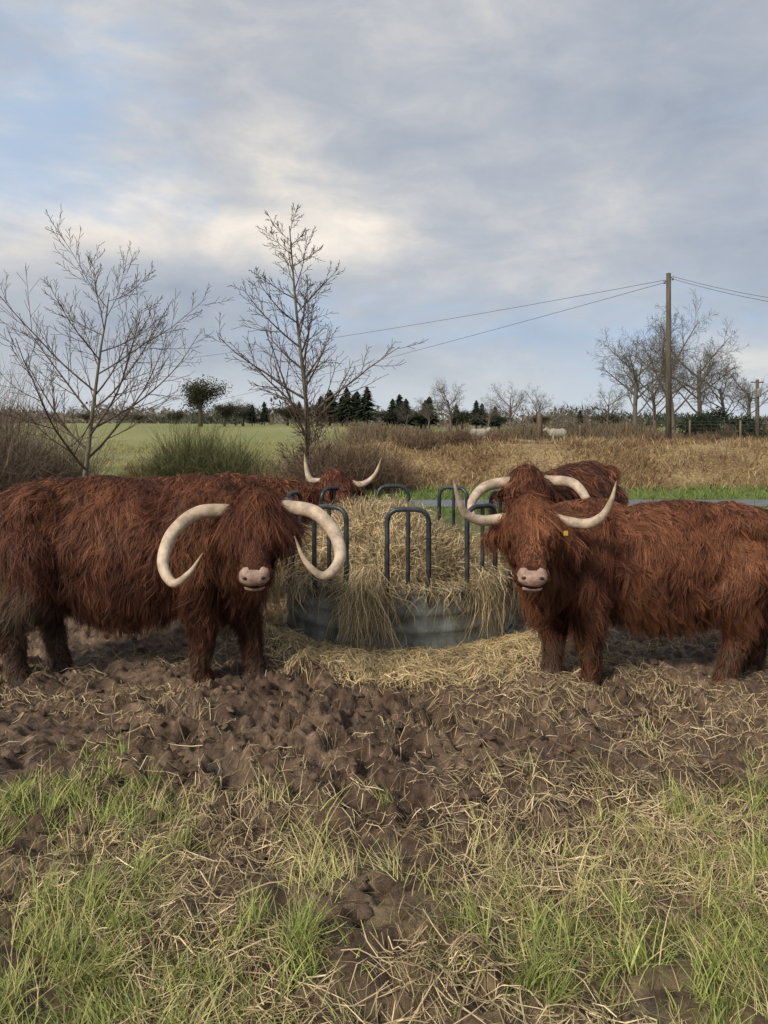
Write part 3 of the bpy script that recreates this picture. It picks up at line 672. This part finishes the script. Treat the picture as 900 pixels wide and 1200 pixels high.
cB=dict(cA); cB.update(n=[28,10,6],t0=[.28,.15,.2],ang=[54,38,36],ratio=[.38,.44,.40],prof=[lambda t:1.30-1.05*t,lambda t:1.15-.7*t,lambda t:1-.4*t],up=[.01,.035,.03,.02],wob=[.035,.05,.07,.08],
   extra=[((-.14,.05,-.1),(-.05,0,1),1.9,.024)])
(tv,tf),(cv,cf)=tree_meshes(cB,4.35,.047,(-.0,0,1))
place_tree('young_tree',(mesh_np('trunk',tv,tf,M_bark),mesh_np('crown',cv,cf,M_twig)),(-1.02,10,float(H(-1.02,10))),2.1,
  label='bare young tree with straight leader and budded twigs',category='tree')
cC=dict(seg=[5,7,6,5,4],wob=[.05,.07,.08,.10,.12],up=[.02,.05,.04,.02,.01],tip=[.6,.25,.25,.35,.5],rmin=.006,
        n=[10,8,7,6],t0=[.28,.28,.2,.2],ang=[50,44,42,40],ratio=[.90,.55,.50,.48],prof=[lambda t:1.1-.40*t,lambda t:1.1-.5*t,lambda t:1-.3*t,lambda t:1],rr=[.40,.40,.45,.5])
bare=[]
for q in range(3):
    (tv,tf),(cv,cf)=tree_meshes(cC,4.3,.17,(rng.normal(0,.05),0,1),(7,4,3,3,3)); top=max(cv[:,2])
    bare.append((mesh_np('trunk',tv/top,tf,M_twigfar),mesh_np('crown',cv/top,cf,M_twigfar)))
def bt(px,ytop,Yd,kx=1,q=0,lab='bare winter tree with rounded twiggy crown in a field'):
    x=(px)*Yd; z0=float(H(x,Yd)); s=ytop*Yd+1.6-z0
    place_tree('bare_tree',bare[q],(x,Yd,z0),rng.uniform(0,6),(s*kx,s*kx,s),label=lab,category='tree',group='bare trees on the skyline')
for t in [(.338,.138,46,.95,0),(.39,.180,52,.92,1),(.46,.095,58,1.1,2),(.365,.11,60,1.1,1),(.49,.08,70,1.2,0),(.30,.055,66,1.0,2),(.425,.135,56,1.0,0),
          (.17,.056,60,.95,0),(.205,.055,64,.9,1),(.235,.03,60,1,2),(.09,.063,75,1.1,2),(.14,.035,80,1.3,1),(.06,.035,90,1.3,0),(.03,.03,94,1.4,1),
          (-.34,.022,92,1.3,0),(-.31,.020,96,1.3,1),(-.37,.024,90,1.2,2),(-.20,.038,85,1.2,1),(-.42,.024,85,1.4,0),(-.27,.02,100,1.4,2),(.27,.025,90,1.4,0)]:
    bt(*t)
def leafy(n,size,shape,squash=1,core=.6):
    c=rng.normal(size=(26,3)); c=nrm(c)*rng.uniform(.15,core,(26,1)); c[:,2]=c[:,2]*squash
    k=rng.integers(0,26,n); p=c[k]+nrm(rng.normal(size=(n,3)))*rng.uniform(.05,.36,(n,1))
    u=nrm(rng.normal(size=(n,3))); w_=nrm(np.cross(u,rng.normal(size=(n,3)))); s=size*rng.uniform(.5,1.3,(n,1))
    V=np.stack([p-u*s,p-w_*s*.6,p+u*s,p+w_*s*.6],1).reshape(-1,3); F=np.arange(4*n).reshape(-1,4); return V*np.array(shape),F
lv,lf=leafy(6500,.030,(.5,.5,.46)); lv[:,2]+=.54
ivyc=mesh_np('crown',lv,lf,M_ivy,smooth=False); tv,tf=capped([(0,0,-.02),(0,0,.3),(.02,0,.6)],[.035,.028,.015],7); ivyt=mesh_np('trunk',tv,tf,M_twigfar)
for (t,e,Yd,kx) in [(-.247,.078,72,1.15),(-.19,.034,90,1.6),(-.215,.036,84,1.3),(-.28,.02,95,1.8),(.105,.024,95,1.7),(.21,.016,95,1.8),(-.13,.03,98,1.6),(-.09,.034,96,1.5),(-.05,.028,98,1.7),(.005,.024,98,1.7),(.05,.022,98,1.8),(-.33,.014,98,2.2),(-.40,.016,98,2.2),(.155,.015,98,2.2),(.30,.018,92,2.2)]:
    x=t*Yd; z0=float(H(x,Yd)); s=e*Yd+1.6-z0
    place_tree('ivy_clad_tree',(ivyt,ivyc),(x,Yd,z0),rng.uniform(0,6),(s*kx,s*kx,s),label='dark rounded ivy-clad tree standing on the field edge',category='tree')
lv,lf=leafy(2600,.05,(.7,.7,.5),1,.75); lv[:,2]+=.45
bushm=mesh_np('evergreen_bush',lv,lf,M_everg,smooth=False)
for (x,y,s) in [(15.1,36,1.7),(16.4,37,2.0),(17.5,36,1.6)]:
    o=obj('evergreen_bush',bushm,loc=(x,y,float(H(x,y))-.15),label='dense dark evergreen bush behind a wire fence',category='bush',group='evergreen bushes'); o.scale=(s,s,s); o.rotation_euler=(0,0,rng.uniform(0,6))
def conifer():
    n=800; z=rng.uniform(.1,1,n)**.9; a_=rng.uniform(0,6.28,n); rad=.24*(1-z)**.6*rng.uniform(.25,1.35,n)*(.7+.6*vnoise(z*9,a_*0+rng.uniform(0,99),3))+.01
    z=.08+.92*z; P=np.zeros((n,3,3)) 
    for q in range(3):
        s=q/2; P[:,q]=np.stack([np.cos(a_)*rad*s,np.sin(a_)*rad*s,z-.08*s*rad/.26-.02*s],-1)
    S=np.stack([-np.sin(a_),np.cos(a_),rng.normal(0,.4,n)],-1); W=rng.uniform(.008,.026,n)[:,None]*np.array([.7,1,.2])
    V,F,T=ribbons(P,W,S,np.ones((n,3))); t,tf_=capped([(0,0,-.02),(0,0,.5),(0,0,.98)],[.018,.012,.003],6)
    return mesh_np('trunk',t,tf_,M_twigfar),mesh_np('crown',V,F,M_everg,smooth=False)
cons=[conifer() for q in range(3)]
cl=[(-.085,.034),(-.072,.042),(-.06,.034),(-.048,.045),(-.040,.036),(-.033,.040),(-.022,.046),(.012,.030),(.022,.036),(.034,.03),(.058,.028),(.066,.033),(.125,.028),(.132,.024),(.15,.02),(.10,.022),(-.115,.026),(.262,.015),(-.16,.026),(-.175,.022)]
for t,e in cl:
    Yd=rng.uniform(88,105); t=t+rng.normal(0,.003); x=t*Yd; z0=float(H(x,Yd)); s=e*Yd+1.6-z0+.2
    place_tree('conifer_tree',cons[rng.integers(0,3)],(x,Yd,z0),rng.uniform(0,6),(s*rng.uniform(1.2,2.0),s*1.5,s),label='dark green conifer in a distant plantation',category='tree',group='distant conifers')
# low woodland belt: short tangled twigs filling an uneven band
n=30000; x=rng.uniform(-95,95,n); y=rng.uniform(105,150,n); hh=(.6+5.0*fbm(x*.12,y*.03,81,4)**2)*(1+.6*np.exp(-((x/y+.04)/.12)**2)); z0=H(x,y)
zz=z0+hh*rng.uniform(0,.9,n)**.8; dd=nrm(rng.normal(size=(n,3))*np.array([1,.5,.8])+np.array([0,0,.4])); ll=rng.uniform(.3,.9,n)[:,None]
b=np.stack([x,y,zz],-1); P=np.stack([b,b+dd*ll*.5,b+dd*ll],1)
W=rng.uniform(.05,.16,n)[:,None]*np.array([1,.9,.3]); S=np.tile([1.,.2,.3],(n,1))
t=fbm(x*.07,y*.05,83,3)
V,F,T=ribbons(P,W,S,lerpc((.045,.050,.036),(.16,.135,.105),ss(.35,.65,t)))
obj('distant_wood',mesh_np('distant_wood',V,F,M_strand,T,smooth=False),kind='stuff',label='leafless brown woodland along the horizon',category='woodland')
n=12000; x=rng.uniform(-1.5,34,n); y=34+.15*x+rng.normal(0,.7,n); hh=.35+1.5*fbm(x*.35,y*.3,85,4)**1.5; P=np.zeros((n,4,3)); z0=H(x,y); dx=rng.normal(0,.35,n); dy=rng.normal(0,.3,n); up_=rng.uniform(.4,1.1,n)
for q in range(4):
    s=q/3; P[:,q]=np.stack([x+dx*hh*s,y+dy*hh*s,z0-.1+hh*s*up_],-1)
P[:,1:3,0]+=rng.normal(0,.06,(n,2)); W=rng.uniform(.012,.028,n)[:,None]*np.array([1,.9,.7,.3]); S=np.tile([1.,.2,0],(n,1))
V,F,T=ribbons(P,W,S,lerpc((.06,.058,.04),(.23,.165,.105),np.clip(fbm(x*.3,y*.3,87,3)+rng.normal(0,.15,n),0,1)))
obj('hedgerow',mesh_np('hedgerow',V,F,M_strand,T,smooth=False),kind='stuff',label='ragged leafless brown hedgerow along the field edge',category='hedge')

# ------------------------------------------------------------ shrubs
def shrub(name,loc,rad,h,n,c1,c2,wd,label,lean=.5,twist=.12,flat=1,cat_='shrub'):
    a_=rng.uniform(0,6.28,n); rr=rad*np.sqrt(rng.random(n)); bx=rr*np.cos(a_);by=rr*np.sin(a_)*flat; K=6; P=np.zeros((n,K,3))
    d=nrm(np.stack([np.cos(a_)*rr/rad*lean,np.sin(a_)*rr/rad*lean*flat,np.ones(n)],-1)+rng.normal(0,.15,(n,3)))
    p=np.stack([bx*.55,by*.55,0*bx-.05],-1); L_=h*rng.uniform(.35,1.1,n)*(1-.35*(rr/rad)**2)*(.6+.8*fbm(bx*2.2/rad+loc[0],by*2/rad,5,2))
    zb=H(bx*.55+loc[0],by*.55+loc[1])-loc[2]; p[:,2]+=zb
    for q in range(K):
        P[:,q]=p; d=nrm(d+rng.normal(0,twist,(n,3))+np.array([0,0,-.03])); p=p+d*(L_/(K-1))[:,None]
    S=np.tile([1.,.1,0],(n,1))+.4*rng.normal(size=(n,3)); W=wd*rng.uniform(.6,1.3,n)[:,None]*np.array([1,.9,.8,.7,.5,.25])
    V,F,T=ribbons(P,W,nrm(S),lerpc(c1,c2,rng.random(n)))
    m=n*2; i_=rng.integers(0,n,m); k_=rng.integers(2,K-1,m); b=P[i_,k_]; dd=nrm(rng.normal(size=(m,3))+np.array([0,0,.9])); ll=h*rng.uniform(.08,.25,m)
    Q=np.stack([b,b+dd*ll[:,None]*.5,b+dd*ll[:,None]],1); V2=ribbons(Q,wd*.6*np.ones((m,1))*np.array([1,.7,.3]),nrm(np.cross(dd,rng.normal(size=(m,3)))),lerpc(c1,c2,rng.random(m)))
    V,F,T=cat([(V,F,T),V2])
    return obj(name,mesh_np(name,V,F,M_strand,T,smooth=False),loc=loc,label=label,category=cat_)
def sh(name,x,y,*a,**k): return shrub(name,(x,y,float(H(x,y))),*a,**k)
GB1,GB2=(.055,.060,.025),(.145,.140,.060)
sh('broom_shrub',-4.25,16.4,.85,1.50,3400,GB1,GB2,.006,'olive-green broom shrub in rough grass',twist=.2)
sh('broom_shrub',-3.35,16.2,.75,1.30,2800,GB1,GB2,.006,'olive-green broom shrub in rough grass',twist=.2)
sh('broom_shrub',-5.6,17.4,.8,.9,1500,(.13,.10,.045),(.26,.22,.1),.006,'low straw-coloured shrub in rough grass',twist=.2)
sh('broom_shrub',-2.6,15.9,.6,.8,1300,(.13,.09,.045),(.26,.20,.10),.006,'low straw-coloured shrub in rough grass',twist=.2)
BR1,BR2=(.080,.050,.035),(.23,.155,.10)
sh('bramble_thicket',-1.0,16.8,1.0,1.85,2300,BR1,BR2,.0055,'tangled leafless reddish bramble thicket',twist=.3)
sh('bramble_thicket',-.1,17.2,.9,1.45,1800,BR1,BR2,.0055,'tangled leafless reddish bramble thicket',twist=.3)
sh('bramble_thicket',-2.0,17.6,.9,1.2,1300,BR1,BR2,.0055,'tangled leafless reddish bramble thicket',twist=.3)
HW1,HW2=(.08,.055,.042),(.22,.16,.12)
sh('hawthorn_bush',-7.1,13.2,1.0,3.0,1700,HW1,HW2,.0045,'dense leafless brown hawthorn bush',twist=.22,cat_='bush')
sh('hawthorn_bush',-6.4,14.4,.9,2.0,1100,HW1,HW2,.0045,'dense leafless brown hawthorn bush',twist=.22,cat_='bush')
sh('hawthorn_bush',-8.4,14.0,1.2,3.4,1600,HW1,HW2,.0045,'dense leafless brown hawthorn bush',twist=.22,cat_='bush')
for (x,y,s) in [(.9,20.3,.9),(2.0,20.8,.9),(3.3,21.4,.6),(7.8,21.6,.5),(9.5,21.8,.5)]:
    sh('bramble_thicket',x,y,s,s*.85,800,BR1,BR2,.008,'low brown bramble patch on the bank',twist=.3)

# ------------------------------------------------------------ poles, lines, fence
def pole(x,y,h,r,label):
    z0=float(H(x,y)); e=obj('utility_pole',None,loc=(x,y,z0),label=label,category='utility pole')
    V,F=capped([(0,0,-.2),(0,0,h*.5),(0,0,h)],[r,r*.88,r*.75],12); obj('post',mesh_np('post',V,F,M_pole),e)
    return e,z0
PX,PY=11.5,30.0; ztop=7.63
e,z0=pole(PX,PY,ztop-float(H(PX,PY)),.12,'tall weathered wooden utility pole carrying two wires')
for (dx,dz) in ((-.16,-.33),(.16,-.18)):
    V,F=capped([(dx,0,ztop-z0+dz-.10),(dx,0,ztop-z0+dz-.03),(dx,0,ztop-z0+dz+.05)],[.05,.035,.05],8); obj('insulator',mesh_np('insulator',V,F,M_galv),e)
    V,F=capped([(0,0,ztop-z0+dz),(dx,0,ztop-z0+dz)],[.02,.02],6); obj('bracket',mesh_np('bracket',V,F,M_wire),e)
e,z0=pole(17.6,35,2.9,.10,'short wooden pole with a small metal box at its top')
zt=2.82
V,F=capped([(0,-.16,zt-.75),(0,-.16,zt-.72),(0,-.16,zt-.38),(0,-.16,zt-.35)],[.08,.1,.1,.08],10); obj('transformer_box',mesh_np('transformer_box',V,F,M_galv),e)
V,F=capped([(-.3,0,zt-.05),(.3,0,zt-.05)],[.03,.03],6); obj('crossarm',mesh_np('crossarm',V,F,M_pole),e)
def wire(a_,b_,sag,r=.013):
    t=np.linspace(0,1,40); a_=np.array(a_);b_=np.array(b_); P=a_+(b_-a_)*t[:,None]; P[:,2]-=4*t*(1-t)*sag
    V,F=tube(P-a_,np.full(40,r),5); obj('power_line',mesh_np('power_line',V,F,M_wire),loc=tuple(a_),label='thin grey overhead power line strung from a wooden pole',category='power line',group='overhead wires')
wire((PX-.16,PY,7.35),(-40,70,6.0),.88,.010); wire((PX-.16,PY,7.25),(-13.8,60,3.3),.15,.010)
wire((PX+.16,PY,7.50),(30,20,7.3),2.0,.009); wire((PX+.16,PY,7.40),(30,20,6.9),2.0,.009)
fe2=obj('wire_fence',None,loc=(10.3,25,float(H(10.3,25))),label='wire stock fence with wooden posts along a field edge',category='fence')
fpts=[(10.3+1.75*q,25+.1*q) for q in range(6)]
for (x,y) in fpts:
    z=float(H(x,y))-fe2.location.z; V,F=capped([(x-10.3,y-25,z-.1),(x-10.3,y-25,z+.72)],[.038,.034],8); obj('fence_post',mesh_np('fence_post',V,F,M_post),fe2)
wl=[]
for hz_ in (.1,.2,.32,.45,.57,.68): wl.append(tube([(x-10.3,y-25,float(H(x,y))-fe2.location.z+hz_) for x,y in fpts],[.005]*6,4))
V,F=tubes(wl); obj('fence_wire',mesh_np('fence_wire',V,F,M_wire),fe2)
for q,(x,y,h,r) in enumerate([(5.25,25,.95,.09),(2.6,30,.8,.06),(7.4,28,.7,.05),(9.0,27.5,.75,.05)]):
    V,F=capped([(0,0,-.1),(0,0,h*.9),(0,0,h)],[r,r*.97,r*.8],10)
    obj('wooden_post',mesh_np('wooden_post',V,F,M_post),loc=(x,y,float(H(x,y))),label='stout weathered wooden gatepost' if q==0 else 'weathered wooden fence post',category='fence post')

# ------------------------------------------------------------ sheep
bl=[((0,0,.48),(.42,.2,.22),None),((.2,0,.5),(.25,.2,.22),None),((-.22,0,.5),(.25,.2,.22),None)]
bl+=chain([(.38,0,.55),(.52,0,.68),(.66,0,.62)],[.12,.09,.055])
for sx_,sy_ in ((.25,.1),(.25,-.1),(-.28,.1),(-.28,-.1)): bl+=chain([(sx_,sy_,.35),(sx_,sy_,.18),(sx_+.01,sy_,.0)],[.06,.035,.035])
bl+=[((.55,.09,.72),(.03,.05,.02),None),((.55,-.09,.72),(.03,.05,.02),None)]
shm=remesh('sheep',bl,.02,M_wool,3)
for (x,y,rz,s) in [(3.95,31,.2,.9),(7.25,31,3.3,.9)]:
    o=obj('sheep',shm,loc=(x,y,float(H(x,y))-.02),label='cream woolly sheep grazing beyond the bank',category='sheep',group='grazing sheep'); o.rotation_euler=(0,0,rz); o.scale=(s,s,s)
